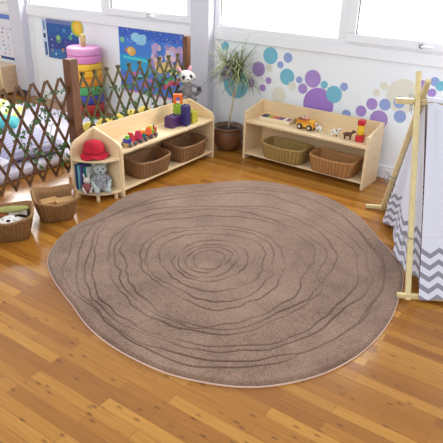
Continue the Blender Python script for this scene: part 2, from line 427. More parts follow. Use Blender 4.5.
# quarter-round corner unit at the left end of the fence-side shelf; origin is its inner corner
cu=thing('corner_shelf','quarter-round plywood corner shelf at the near end of the fence-side shelf','shelf',(-2.905,2.652,0))
def qpoly(r,n=18): return [(0,0)]+[((r+.045)*math.cos(-PI/2*k/n),r*math.sin(-PI/2*k/n)) for k in range(n,-1,-1)]
RR=.215
MB().prism(qpoly(RR),.045,.061).build('bottom_shelf',M_PLY,cu,bevel=.002)
MB().prism(qpoly(RR-.004),.282,.298).build('middle_shelf',M_PLY,cu,bevel=.002)
prf=[(0,.035),(0,.462),(.03,.462),(.16,.418),(.19,.40),(.207,.37),(.212,.34),(.217,.035)]
MB().prism(prf,-.014,0,Matrix(((0,0,-1,0),(-1,0,0,0),(0,1,0,0),(0,0,0,1)))).build('side_panel',M_PLY,cu,bevel=.003)
MB().prism([(u*1.2 if u else -.014,v) for u,v in prf],-.014,0,Matrix(((1,0,0,0),(0,0,-1,0),(0,1,0,0),(0,0,0,1)))).build('side_panel',M_PLY,cu,bevel=.003)
for a,b in ((.175,-.145),(.02,-.185),(.235,-.03)):
    MB().lathe([(.013,0),(.014,.045)],14,(a,b,0)).build('leg',M_PLY,cu)

# ------------------------------------------------------------------ rug
RUG_C=(-1.610,2.268)
RUG=[
[1037,1038,1040,1042,1047,1058,1073,1086,1096,1102,1107,1110,1112,1115,1128,1152,1180,1207,1231,1254,1274,1287,1296,1305,1314,1320,1320,1311,1291,1263,1228,1192,1170,1159,1152,1144,1137,1132,1128,1112,1079,1038,1000,972,953,947,949,952,951,945,939,931,923,915,904,887,869,852,836,822,812,805,800,802,810,820,830,840,851,863,877,891,907,926,944,960,975,992,1009,1022,1031,1036,1040,1044,1045,1044,1043,1042,1040,1038],
[925,927,932,940,953,966,976,986,995,1006,1013,1013,1011,1015,1025,1040,1061,1083,1102,1119,1136,1152,1171,1186,1191,1185,1172,1153,1128,1101,1073,1043,1013,987,969,959,951,942,929,914,898,883,868,858,859,867,875,879,876,867,850,827,811,803,798,796,796,796,792,787,780,769,754,742,739,740,744,756,773,790,807,824,843,861,879,893,903,910,913,917,921,925,926,923,920,918,918,920,923,924],
[928,930,933,941,953,966,976,986,994,999,1002,1004,1009,1020,1035,1051,1067,1082,1096,1110,1124,1138,1152,1162,1161,1149,1128,1102,1072,1043,1016,991,965,942,924,912,902,892,882,874,867,860,856,855,855,854,848,834,815,797,779,762,749,742,737,733,731,730,730,730,731,733,736,735,733,738,748,759,769,781,791,800,807,815,828,844,859,869,874,874,876,883,894,903,910,914,917,920,923,926],
[821,834,857,876,889,900,907,907,906,912,924,933,938,942,941,934,933,945,961,977,992,1006,1018,1026,1035,1044,1051,1046,1023,994,972,953,935,917,902,892,887,882,877,871,866,861,856,850,843,829,806,781,758,739,720,704,692,687,684,681,679,681,685,690,695,696,697,698,702,707,714,721,728,735,742,747,751,759,771,782,792,801,809,816,823,827,829,830,831,830,826,820,817,817],
[779,787,801,813,821,826,832,840,849,859,870,880,885,875,859,849,847,853,862,870,875,875,873,866,851,833,812,791,770,757,751,748,745,743,743,748,755,762,769,776,781,786,791,796,798,789,771,749,729,712,696,680,665,652,642,636,636,638,643,649,657,663,667,669,671,674,679,685,693,704,716,727,735,738,739,745,755,765,772,779,787,795,800,801,798,792,788,784,781,778],
[658,661,662,662,661,663,674,691,711,730,749,763,772,779,786,792,797,801,804,807,807,808,807,803,798,790,777,760,742,728,720,713,706,701,698,696,694,692,690,687,685,683,679,674,665,655,646,637,627,618,606,594,583,572,563,554,547,545,546,548,551,554,556,560,564,571,578,587,597,609,618,625,633,643,654,663,671,677,682,685,685,678,668,662,657,652,649,649,652,655],
[637,642,640,634,629,624,623,632,649,668,687,704,711,708,702,696,693,691,689,687,685,683,682,684,692,702,709,711,708,702,695,689,682,675,668,661,656,655,657,660,663,666,664,652,635,619,604,593,584,575,567,557,546,537,528,521,514,507,504,506,511,516,521,526,532,539,547,554,562,571,581,590,600,610,621,633,643,649,653,654,648,639,629,622,617,613,614,618,622,629],
[565,563,556,546,541,544,556,570,585,600,617,634,647,653,656,655,653,650,648,646,644,642,641,639,636,633,626,613,600,594,590,587,583,580,576,573,572,577,587,597,607,616,617,609,596,583,570,558,548,539,530,519,505,491,477,465,459,459,462,466,470,475,481,487,493,499,506,514,522,534,550,567,582,597,611,623,627,620,609,604,602,598,593,588,584,579,574,570,567,566],
[444,440,436,433,432,431,431,430,430,432,436,441,447,452,457,462,467,472,475,477,479,480,480,476,470,464,459,454,450,446,443,440,436,433,429,428,431,439,448,456,462,461,454,446,438,431,426,423,419,415,409,402,395,388,383,379,377,374,372,369,367,364,363,362,362,361,361,364,369,377,386,399,413,428,442,458,473,484,487,488,487,482,474,466,464,463,460,456,452,448],
[383,383,382,379,375,370,366,362,362,369,378,386,395,403,410,415,421,426,429,432,434,436,436,433,428,422,415,409,403,396,390,383,377,374,376,381,386,390,395,399,402,401,399,397,395,392,388,384,379,375,370,366,361,358,354,350,348,347,345,344,342,341,339,337,334,331,328,326,329,335,343,351,360,370,381,393,404,413,419,422,424,425,424,420,417,411,402,392,385,383],
[324,323,322,320,317,313,309,305,305,312,323,334,343,350,355,360,363,366,367,368,369,369,366,360,354,347,341,335,331,331,332,333,333,334,335,336,336,336,335,334,333,331,330,329,326,322,316,311,306,301,296,291,286,281,277,273,269,266,262,260,258,259,261,263,264,266,268,270,275,281,287,293,299,304,309,314,318,322,325,326,325,325,324,323,322,322,323,323,324,324],
[214,215,216,217,218,219,220,222,224,226,229,232,235,238,241,244,247,249,250,252,254,255,257,258,259,258,256,253,251,248,246,243,241,238,234,230,226,222,217,213,209,204,200,196,191,188,188,189,191,193,194,196,198,199,201,203,204,205,204,204,204,203,203,203,204,206,209,211,214,217,219,221,223,224,225,227,228,228,226,224,222,220,218,216,214,212,211,211,212,213],
[154,151,149,148,150,153,157,160,164,167,171,174,178,181,185,188,191,194,197,200,202,205,207,207,205,203,200,198,196,193,191,189,186,184,182,179,177,175,172,170,167,165,163,161,160,161,162,163,164,165,166,167,168,168,169,170,171,172,173,174,176,177,178,179,181,182,184,186,187,189,191,192,193,192,190,187,185,183,181,179,176,174,172,170,167,165,163,160,158,156],
[100,102,104,106,108,110,112,114,116,118,121,127,133,140,147,153,160,166,169,169,168,168,167,166,165,164,163,161,160,158,157,155,154,152,151,148,146,143,141,138,135,133,130,127,125,123,124,124,125,126,127,127,128,129,130,131,132,133,134,135,136,137,138,139,140,141,142,142,141,141,140,140,139,139,138,137,135,131,127,123,119,116,112,108,104,100,97,95,96,98],
[84,82,81,80,78,77,76,78,82,85,88,91,95,98,101,104,108,111,114,116,117,117,117,118,118,118,118,118,117,115,113,111,109,108,106,104,102,101,100,99,98,97,95,94,93,92,91,89,88,87,86,85,84,82,81,81,81,83,84,86,88,89,91,93,94,96,98,99,100,101,101,100,100,100,99,99,99,99,98,98,98,97,95,94,93,91,90,88,87,85],
]

def make_rug():
    rings=np.array(RUG,float)/1000; nA=720; nR=260
    th=np.arange(nA)*2*PI/nA; k=np.arange(len(rings[0]))*2*PI/len(rings[0])
    R=np.array([np.interp(th,np.append(k,2*PI),np.append(r,r[0])) for r in rings])
    out=R[0]
    # waviness so the grooves are hand-drawn rather than faceted
    g=np.ones(9)/9
    def sm(v): return np.convolve(np.concatenate([v[-8:],v,v[:8]]),g,'same')[8:-8]
    R=np.array([sm(r) for r in R]); out=R[0]
    fr=np.linspace(0,1,nR)
    rad=fr[:,None]*out[None,:]                      # nR x nA
    z=np.full_like(rad,.021)
    dist=out[None,:]-rad
    z-=.012*np.clip(1-dist/.022,0,1)**2
    gro=np.zeros_like(rad); rs=np.random.RandomState(3)
    for q in R[1:]:
        q=q+sum((.0035/(1+i*.12))*np.sin(th*(9+5*i)+rs.uniform(0,6)) for i in range(5))*min(1,q.mean()/.5)
        amp=np.clip(.68+.22*np.sin(th*3+rs.uniform(0,6))+.2*np.sin(th*7+rs.uniform(0,6)),.25,1)
        slope=np.gradient(np.concatenate([q[-1:],q,q[:1]]),2*PI/nA)[1:-1]/np.maximum(q,.03)
        d=np.abs(rad-q[None,:])/np.sqrt(1+slope**2)[None,:]
        gro=np.maximum(gro,amp[None,:]*np.exp(-(d/.0036)**2))
    z-=.007*gro
    x=rad*np.cos(th)[None,:]; y=rad*np.sin(th)[None,:]
    V=np.stack([x,y,z],-1).reshape(-1,3)
    edge=np.stack([x[-1],y[-1],np.full(nA,.004)],-1)
    V=np.vstack([V,edge])
    i=np.arange(nR)[:,None]; j=np.arange(nA)[None,:]; j2=(j+1)%nA
    F=np.stack([(i*nA+j),(i+1)*nA+j,(i+1)*nA+j2,i*nA+j2],-1).reshape(-1,4)
    me=bpy.data.meshes.new('rug'); me.from_pydata(V.tolist(),[],F.tolist()); me.update()
    me.polygons.foreach_set('use_smooth',[True]*len(me.polygons))
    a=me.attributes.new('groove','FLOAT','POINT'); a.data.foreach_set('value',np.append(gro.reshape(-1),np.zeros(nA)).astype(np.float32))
    me.materials.append(rug_material())
    o=bpy.data.objects.new('rug',me); COL.objects.link(o); o.location=(*RUG_C,0)
    tag(o,'large taupe rug carved with irregular tree rings, lying on the wooden floor','rug')
    b=MB(); pts=[(out[q]*1.003*math.cos(th[q]),out[q]*1.003*math.sin(th[q])) for q in range(0,nA,4)]
    bo=b.prism(pts,.0005,.008).build('backing',paint((228,196,182),.8),o); bo['label']='pale pink backing edge'
make_rug()

# ------------------------------------------------------------------ baskets
def basket_mesh(L,W,H,flare,dip,seed,stakes):
    rnd=random.Random(seed); n=264; rows=15
    def outline(a,sx,sy,e=5.5):
        c,s=math.cos(a),math.sin(a)
        k=(abs(c)**e+abs(s)**e)**(-1/e); return sx*k*c, sy*k*s
    def rim_h(a): # higher at both ends, dipping along the long sides
        c=math.cos(a); s=math.sin(a)
        return H*(1-dip*(1-abs(c)**1.5)*(1 if s<0 else .35))
    vs=[];fs=[];uv=[]
    def pt(a,t,inset):
        k=1+flare*t**.9
        x,y=outline(a,(L/2-inset)*k,(W/2-inset)*k)
        return x,y,t*rim_h(a)
    for r in range(rows+1):
        t=r/rows
        for i in range(n):
            a=2*PI*i/n; x,y,z=pt(a,t,0)
            w=.0022*math.sin(stakes*a+PI*r)+.0048*math.cos(stakes*a)
            d=math.hypot(x,y); vs.append((x*(1+w/d),y*(1+w/d),max(z,0)+.0005*rnd.random()))
    o=len(vs)
    for r in range(6):
        t=1-r/5*(1-.008/H)
        for i in range(n):
            a=2*PI*i/n; x,y,z=pt(a,t,.011); vs.append((x,y,z if r<5 else .008))
    N2=rows+1+6
    for r in range(N2-1):
        for i in range(n):
            j=(i+1)%n; fs.append((r*n+i,r*n+j,(r+1)*n+j,(r+1)*n+i))
    fs.append(tuple(range(n-1,-1,-1))); fs.append(tuple((N2-1)*n+i for i in range(n)))
    b=MB(); b.add(vs,fs); b.rib=[.5-.5*math.cos(stakes*2*PI*(i%n)/n+PI) if i<(rows+1)*n else .35 for i in range(len(vs))]  # rib shading painted as dark bands, inner wall evenly darkened
    # braided rim
    rm=MB()
    for ph in (0,PI):
        pts=[]
        m=150
        for i in range(m+1):
            a=2*PI*i/m; x,y,z=pt(a,1,.005); q=34*a+ph; d=math.hypot(x,y)
            k=.0045*math.cos(q); pts.append((x*(1+k/d),y*(1+k/d),z+.0045*math.sin(q)))
        rm.tube(pts,.006,6,cap=False)
    return b,rm
def make_basket(label,m,L,W,H,flare,dip,loc,rz,seed=1,stakes=44,group='wicker baskets'):
    t=thing('wicker_basket',label,'basket',loc,rz,group)
    b,r=basket_mesh(L,W,H,flare,dip,seed,stakes)
    wb=b.build('woven_body',m,t,smooth=True); at=wb.data.attributes.new('rib','FLOAT','POINT'); at.data.foreach_set('value',b.rib); r.build('braided_rim',m,t,smooth=True)
    return t
WK1=wicker('wicker_brown',(150,110,66)); WK2=wicker('wicker_tan',(160,116,72)); WK3=wicker('wicker_olive',(176,146,84)); WK4=wicker('wicker_honey',(188,136,82)); WK5=wicker('wicker_warm',(150,108,70))
FL=math.radians(57)
b_floor1=make_basket('brown wicker basket on the floor holding spotted cloth, at the left edge',WK1,.215,.175,.175,.42,.28,(-2.775,1.815,0),math.radians(50),1)
b_floor2=make_basket('brown wicker basket on the floor holding tan blocks, beside the corner shelf',WK2,.195,.17,.175,.45,.3,(-2.765,2.165,0),math.radians(57),2)
make_basket('brown wicker basket on the lower shelf by the fence, nearest the corner shelf',WK5,.31,.19,.135,.17,.16,(-2.735,3.03,.0635),math.radians(88),3)
make_basket('brown wicker basket on the lower shelf by the fence, nearest the potted plant',WK5,.33,.19,.135,.17,.16,(-2.735,3.50,.0635),math.radians(91),4)
make_basket('olive-tan wicker basket on the lower wall shelf, left of the pair',WK3,.335,.19,.13,.19,.14,(-2.045,3.965,.0635),math.radians(-3),5)
make_basket('honey-brown wicker basket on the lower wall shelf, right of the pair',WK4,.325,.19,.13,.19,.14,(-1.60,3.945,.0635),math.radians(-2),6)

# things in the floor baskets
def cloth(name,label,cat,rgb,spot,c,sx,sy,rz,amp=.012,seed=0):
    rnd=random.Random(seed); n=26; mb=MB(); vs=[];fs=[]
    ph=[rnd.uniform(0,6) for _ in range(4)]
    for side in (0,1):
        for i in range(n+1):
            for j in range(n+1):
                u=i/n*2-1; v=j/n*2-1
                z=amp*(math.sin(3*u+ph[0])+math.sin(4*v+ph[1])+.6*math.sin(5*(u+v)+ph[2]))-.02*(u*u+v*v)
                vs.append((u*sx,v*sy,z-(.008 if side else 0)))
    q=(n+1)**2
    for s in (0,1):
        for i in range(n):
            for j in range(n):
                a=s*q+i*(n+1)+j; f=(a,a+n+1,a+n+2,a+1); fs.append(f if s==0 else f[::-1])
    bd=[i*(n+1) for i in range(n+1)]+[n*(n+1)+j for j in range(1,n+1)]+[i*(n+1)+n for i in range(n-1,-1,-1)]+[j for j in range(n-1,0,-1)]
    for k in range(len(bd)):
        a,b=bd[k],bd[(k+1)%len(bd)]; fs.append((a,b,b+q,a+q))
    mb.add(vs,fs)
    m=mat(name+'_fabric',rgb,.9,bump=.2,bscale=300)
    if spot:
        nt=m.node_tree;N=nt.nodes;L=nt.links
        vo=N.new('ShaderNodeTexVoronoi'); vo.inputs['Scale'].default_value=26; vo.inputs['Randomness'].default_value=.35
        tc=N.new('ShaderNodeTexCoord'); L.new(tc.outputs['Object'],vo.inputs['Vector'])
        lt=N.new('ShaderNodeMath'); lt.operation='LESS_THAN'; lt.inputs[1].default_value=.36; L.new(vo.outputs['Distance'],lt.inputs[0])
        mx=N.new('ShaderNodeMix'); mx.data_type='RGBA'; mx.inputs[6].default_value=(*lin(rgb),1); mx.inputs[7].default_value=(*lin(spot),1)
        L.new(lt.outputs[0],mx.inputs[0]); L.new(mx.outputs[2],N['Principled BSDF'].inputs['Base Color'])
    return tag(mb.build(name,m,smooth=True,loc=c,rz=rz),label,cat)
cloth('spotted_cloth','white cloth with black spots spilling over the front of the left floor basket','cloth',(240,232,226),(60,30,30),(-2.74,1.79,.135),.10,.05,math.radians(50),.006,1)
cloth('spotted_cloth','folded white cloth with dark spots at the back of the left floor basket','cloth',(238,226,214),(80,50,40),(-2.805,1.895,.15),.06,.05,math.radians(60),.006,5)
tag(MB().ell((0,0,0),(.105,.022,.02),seg=20,rings=12).build('pea_pod_toy',mat('pod_cloth',(160,158,92),.8,vary=.15,scale=40),smooth=True,loc=(-2.775,1.845,.165),rz=math.radians(50)),'long green cloth pod lying across the left floor basket','toy')
tag(MB().ell((0,0,0),(.06,.03,.018),seg=18,rings=10).build('brown_cushion',mat('brown_cloth',(150,84,50),.85,vary=.2,scale=40),smooth=True,loc=(-2.835,1.80,.128),rz=math.radians(40)),'small brown cloth toy at the far left in the left floor basket','toy')
for i,(dx,dy,rz,l) in enumerate(((-.035,-.02,.3,'flat tan wooden block lying in the right floor basket, nearer the left basket'),(.04,.045,.12,'flat tan wooden block lying in the right floor basket, nearer the corner shelf'))):
    tag(MB().box((-.06,-.04,0),(.06,.04,.022)).build('wooden_block',mat('tan_block_%d'%i,(206,160,104),.6,vary=.1,scale=20),bevel=.004,loc=(-2.765+dx,2.165+dy,.095+.004*i),rz=FL+rz),l,'block')
tag(MB().box((-.05,-.045,0),(.05,.045,.086)).build('cardboard_box',mat('cardboard_tan',(188,140,92),.8,vary=.1,scale=20),bevel=.003,loc=(-2.765,2.165,.008),rz=FL),'tan cardboard box under the wooden blocks in the right floor basket','box')
tag(MB().ell((0,0,0),(.02,.02,.03)).ell((.012,0,.024),(.014,.014,.014)).build('pink_toy',mat('pink_white_plastic',(236,214,226),.5),smooth=True,remesh=.004,loc=(-2.712,2.285,.142)),'small pale pink toy at the right inner rim of the right floor basket','toy')

# ------------------------------------------------------------------ lattice fence with ivy
FX=-3.045; PY=2.635
fence=thing('lattice_fence','brown expanding lattice fence with two square posts screening off the corner','fence',(FX,PY,0))
def lattice(name,y0,y1,z0,z1,sp,parent,m,ph=0):
    mb=MB(); H=z1-z0; run=H/.215*sp/1.0*.5*2   # horizontal run of one slat over the full height
    run=(H/.225)*sp
    k=math.floor((y0-run)/sp)*sp+ph
    for sgn,x in ((1,.006),(-1,-.006)):
        y=k
        while y<y1+run:
            a=(y,z0); b=(y+sgn*run,z1)
            # clip to the panel ends
            t0,t1=0.,1.
            dy=b[0]-a[0]
            ta=(y0-a[0])/dy; tb=(y1-a[0])/dy
            lo,hi=min(ta,tb),max(ta,tb); t0=max(t0,lo); t1=min(t1,hi)
            if t1-t0>.02:
                p=(x,a[0]+dy*t0-PY,a[1]+H*t0); q=(x,a[0]+dy*t1-PY,a[1]+H*t1)
                d=(Vector(q)-Vector(p)).normalized()*.018
                if t0==0: p=Vector(p)-d
                if t1==1: q=Vector(q)+d
                mb.bar(p,q,.018,.008,up=(1,0,0))
            y+=sp
    return mb.build(name,m,parent)
lattice('lattice_panel',1.35,2.6,.152,.79,.112,fence,M_TRELL,-.046)
M_TREL2=mat('trellis_wood_olive',(86,74,36),.6,vary=.2,scale=30)
lattice('lattice_panel',2.67,3.885,.12,.80,.118,fence,M_TREL2,.02)
for y,h,w in ((PY,.92,.036),(3.92,.945,.025)):
    MB().box((-w,y-PY-w,.02),(w,y-PY+w,h)).build('post',M_TPOST,fence,bevel=.004)
MB().box((-.06,-.06,0),(.06,.06,.075)).build('post_foot',mat('foot_wood',(190,140,96),.6,vary=.1,scale=15),fence,bevel=.004)
MB().box((-.05,1.235,0),(.05,1.335,.075)).build('post_foot',bpy.data.materials['foot_wood'],fence,bevel=.004)

def leaf(mb,p,d,n_,s):
    d=Vector(d).normalized(); n_=Vector(n_); x=d.cross(n_)
    if x.length<1e-3: x=Vector((1,0,0))
    x.normalize(); up=x.cross(d); p=Vector(p)
    mb.add([p,p+d*s*.35+x*s*.42+up*s*.08,p+d*s*.75+x*s*.25,p+d*s*1.1,p+d*s*.75-x*s*.25,p+d*s*.35-x*s*.42+up*s*.08,p+d*s*.5-up*s*.04],
           [(0,1,6),(1,2,6),(2,3,6),(3,4,6),(4,5,6),(5,0,6)])
def ivy(label,paths,dens,seed):
    rnd=random.Random(seed); t=thing('ivy_garland',label,'garland',(FX,paths[0][0][0],paths[0][0][1]))
    st=MB(); lf=MB(); lf.fix=False; o=Vector(t.location)
    for pth in paths:
        pts=[]
        for (a,b) in zip(pth[:-1],pth[1:]):
            m=max(4,int(math.hypot(b[0]-a[0],b[1]-a[1])/.03))
            for i in range(m):
                s=i/m; pts.append(Vector((FX+.02+.008*math.sin(9*s+a[0]*20),a[0]+(b[0]-a[0])*s+.012*math.sin(14*s),a[1]+(b[1]-a[1])*s+.012*math.cos(11*s)))-o)
        pts.append(Vector((FX+.02,pth[-1][0],pth[-1][1]))-o)
        st.tube(pts,.0022,5)
        for p in pts:
            for q in range(dens):
                if rnd.random()<.85:
                    leaf(lf,p+Vector((rnd.uniform(0,.02),rnd.uniform(-.02,.02),rnd.uniform(-.015,.015))),(rnd.uniform(-.1,.6),rnd.uniform(-1,1),rnd.uniform(-1,.5)),(1,rnd.uniform(-.4,.4),rnd.uniform(0,.6)),rnd.uniform(.018,.034))
    st.build('stem',paint((70,80,40)),t); lf.build('foliage',M_LEAF,t)
    return t
ivy('artificial ivy with small green leaves trailing on the left lattice panel',[[(1.55,.55),(1.95,.6),(2.15,.5),(2.35,.62),(2.53,.55)],[(2.15,.5),(2.2,.36),(2.3,.25)],[(2.35,.62),(2.42,.4),(2.5,.28),(2.46,.18)],[(1.8,.58),(1.85,.42)],[(2.0,.72),(2.3,.7),(2.55,.74)],[(2.2,.42),(2.35,.3),(2.52,.36)]],2,3)
ivy('artificial ivy with small green leaves trailing on the right lattice panel',[[(2.7,.5),(3.0,.45),(3.3,.55),(3.6,.62),(3.9,.6)],[(3.1,.48),(3.2,.38)],[(3.4,.58),(3.45,.45),(3.6,.4)],[(3.55,.62),(3.7,.5),(3.85,.45)],[(2.75,.7),(3.1,.66),(3.4,.7),(3.85,.68)]],2,4)
# pink flower garland near the toy raccoon
fg=thing('flower_garland','garland of pink flowers on the lattice beside the black and white plush','garland',(FX+.03,3.70,.60))
pb=MB(); rnd=random.Random(5)
for k in range(9):
    c=Vector((rnd.uniform(0,.015),-.12+.03*k,.012*math.sin(k)+.004*k-.02))
    for j in range(5):
        a=2*PI*j/5; pb.ell(c+Vector((.004,.013*math.cos(a),.013*math.sin(a))),(.005,.011,.011),seg=8,rings=6)
pb.build('flower',mat('petal_pink',(170,62,88),.7,vary=.2,scale=60),fg,smooth=True)
lb=MB(); lb.fix=False
for k in range(30): leaf(lb,(rnd.uniform(-.005,.015),rnd.uniform(-.14,.15),rnd.uniform(-.01,.04)),(.3,rnd.uniform(-1,1),rnd.uniform(-.3,1)),(1,0,.3),.035)
lb.build('foliage',mat('garland_leaf',(56,130,84),.6,vary=.2,scale=30),fg)

# ------------------------------------------------------------------ potted plant
pl=thing('potted_plant','spiky long-leaved plant in a round glossy copper-brown pot between the two shelves','plant',(-2.675,4.04,0)); pl.scale=(1.08,1.08,1.04)
MB().lathe([(.0,.0),(.07,.0),(.085,.01),(.112,.05),(.128,.095),(.131,.13),(.127,.165),(.124,.182),(.131,.19),(.131,.2),(.122,.203),(.113,.196),(.112,.17),(.0,.165)],48).build('pot',mat('copper_glaze',(112,74,48),.22,vary=.25,scale=9,coat=.4),pl,smooth=True)
MB().lathe([(0,.150),(.111,.150),(.111,.168),(.05,.176),(0,.178)],32).build('soil',mat('soil',(70,44,32),.95,vary=.4,scale=60,bump=1,bscale=80),pl,smooth=True)
heads=[(.035,.01,.60),(-.03,-.01,.66),(.08,.02,.63)]
tb=MB(); tb.tube([(0,0,.16),(.012,0,.26),(.028,.004,.36),(.042,.006,.45)],[.011,.0095,.009,.0085],8)
for h in heads: tb.tube([(.042,.006,.44),((.042+h[0])/2,.006,.52),h],[.007,.005,.0045],6)
tb.build('trunk',mat('pale_bark',(196,186,160),.8,vary=.12,scale=40),pl,smooth=True)
M_STRAP=mat('strap_leaf',(116,122,72),.5,vary=.3,scale=9)
def blade(mb,p,az,el,Ln,w,droop,n=9):
    p=Vector(p); d0=Vector((math.cos(az)*math.cos(el),math.sin(az)*math.cos(el),math.sin(el))); side=Vector((-math.sin(az),math.cos(az),0))
    vs=[];fs=[]; q=p.copy(); d=d0.copy()
    for i in range(n+1):
        t=i/n; ww=w*(.55+.8*t if t<.35 else .83*(1-t)/.65+.05)
        nrm=side.cross(d)
        vs+= [q-side*ww, q+nrm*ww*.25*-1, q+side*ww]
        d=(d+Vector((0,0,-droop*(.4+t)/n))).normalized(); q=q+d*(Ln/n)
        lim=(WY-.02-4.04)/1.08
        if q.y>lim: q.y=lim-.002*i*0
    for i in range(n):
        a=i*3; fs+=[(a,a+1,a+4,a+3),(a+1,a+2,a+5,a+4)]
    mb.add(vs,fs)
rnd=random.Random(11)
for h,cnt in zip(heads,(50,54,46)):
    mb=MB(); mb.fix=False
    for k in range(cnt):
        el=rnd.choice([rnd.uniform(.7,1.5),rnd.uniform(.2,1.0),rnd.uniform(-.2,.6)])
        blade(mb,Vector(h)+Vector((0,0,rnd.uniform(-.05,.08))),rnd.uniform(0,2*PI),el,rnd.uniform(.2,.34),rnd.uniform(.0052,.0078),rnd.uniform(1.0,2.5))
    mb.build('foliage',M_STRAP,pl)

WORLD_S=.94; LAWN_P=80000; KEY_P=80
# ------------------------------------------------------------------ play tent
A=Vector((-.552,2.598,0)); B=Vector((-1.092,3.612,0)); MID=(A+B)/2
E_=(B-A).normalized(); Dv=Vector((E_.y,-E_.x,0))       # ridge direction, away to the right
if Dv.x<0: Dv=-Dv
HALF=(B-A).length/2; ZC=.925; TLEN=1.15
tent=thing('play_tent','white A-frame play tent with grey chevron hem on pine poles, at the right','tent',MID)
def P(e,d,z): return E_*e+Dv*d+Vector((0,0,z))
for d in (0,TLEN):
    k=1.13
    MB().bar(P(-HALF,d-.0135,.0),P(HALF*(k-1)*1.0,d-.0135,ZC*k),.027,.027,up=Dv).build('pole',M_POLE,tent,bevel=.003)
    MB().bar(P(HALF,d+.0135,.0),P(-HALF*(k-1)*.8,d+.0135,ZC*(k-.02)),.027,.027,up=Dv).build('pole',M_POLE,tent,bevel=.003)
MB().bar(P(0,-.125,ZC-.025),P(0,TLEN+.12,ZC-.025),.03,.03).build('ridge_pole',M_POLE,tent,bevel=.003)
for s in (-1,1):
    MB().bar(P(s*(HALF-.008),-.10 if s>0 else -.07,.022),P(s*(HALF-.008),TLEN+.1,.022),.024,.024).build('base_bar',M_POLE,tent,bevel=.003)
M_CAN=chevron_material('chevron_cotton',.31)
def sheet(fn,nu,nv,name,label=None,thick=.002):
    mb=MB(); vs=[];uv=[];fs=[]
    for i in range(nu+1):
        for j in range(nv+1):
            p,u,v=fn(i/nu,j/nv); vs.append(p); uv.append((u,v))
    for i in range(nu):
        for j in range(nv):
            a=i*(nv+1)+j; fs.append((a,a+nv+1,a+nv+2,a+1))
    mb.add(vs,fs); mb.uv=uv
    o=mb.build(name,M_CAN,tent,smooth=True)
    if label: o['label']=label
    return o
SL=math.hypot(HALF,ZC)
def side(sgn):
    def f(u,v):
        d=.035+u*(TLEN-.07); z0=.02
        z=z0+(ZC-.02-z0)*v
        e=sgn*(HALF*(1-z/ZC)+.034)
        pl_=math.sin(u*TLEN*60+2*math.sin(u*9))*.010*v**2+math.sin(u*TLEN*17+1)*.012*math.sin(PI*v)+.004*math.sin(u*TLEN*40)*(1-v)
        zz=z+.01*(1-v)*math.sin(u*TLEN*12)
        if v==1: zz+=.006*math.sin(u*TLEN*60)
        return P(e+sgn*pl_,d,max(.006,zz)),u*TLEN*1.04,v*SL
    return f
sheet(side(-1),150,60,'side_panel'); sheet(side(1),100,40,'side_panel')
def top(u,v):
    d=.035+u*(TLEN-.07); a=(v-.5)*2
    return P(a*.026,d,ZC-.02+.022*(1-a*a)+.003*math.sin(u*TLEN*60)),u*TLEN,SL+a*.03
sheet(top,80,6,'ridge_sleeve')
def front(u,v):
    hem=.035+.018*math.sin(u*22)+.01*math.sin(u*9+1)
    z=hem+(ZC*.955-hem)*v
    w=HALF*(1-z/ZC)-.012
    e=(u*2-1)*max(w,.004)
    fold=(.014*math.sin(u*30+1.5*v)+.02*math.sin(u*13+.5))*(1-v)**.8
    return P(e,.03-.03*(1-v)*math.sin(PI*u)+fold,z),(u*2-1)*HALF*1.1+5,v*ZC*1.05
sheet(front,110,60,'door_curtain')
def tie(e,d,z):
    tb=MB()
    c=P(e,d,z)
    ring=[c+Dv*(.020*math.cos(t))+E_*(.020*math.sin(t))+Vector((0,0,.004*math.sin(2*t))) for t in np.linspace(0,2*PI,18)]
    tb.tube(ring,.003,6)
    for sx,ln in ((-1,.06),(1,.05)):
        lp=[c-Dv*.026+E_*(sx*ln*.55*math.sin(t)*1.0)-Dv*(.03*(1-math.cos(t))*.5)+Vector((0,0,.035*math.sin(t*.5)**2*(1 if sx<0 else -.3)+.012*math.sin(t))) for t in np.linspace(0,2*PI,16)]
        tb.tube(lp,.0018,5)
        tb.tube([c-Dv*.028,c-Dv*.04+E_*sx*.018+Vector((0,0,-.03)),c-Dv*.036+E_*sx*.026+Vector((0,0,-.065))],.0018,5)
    tb.build('tie',paint((150,146,152),.8),tent,smooth=True)
zt=.30; tie(HALF*(1-.32/ZC),.0135,.32); tie(-HALF*(1-.28/ZC),-.016,.28); tie(0,0,ZC-.02)

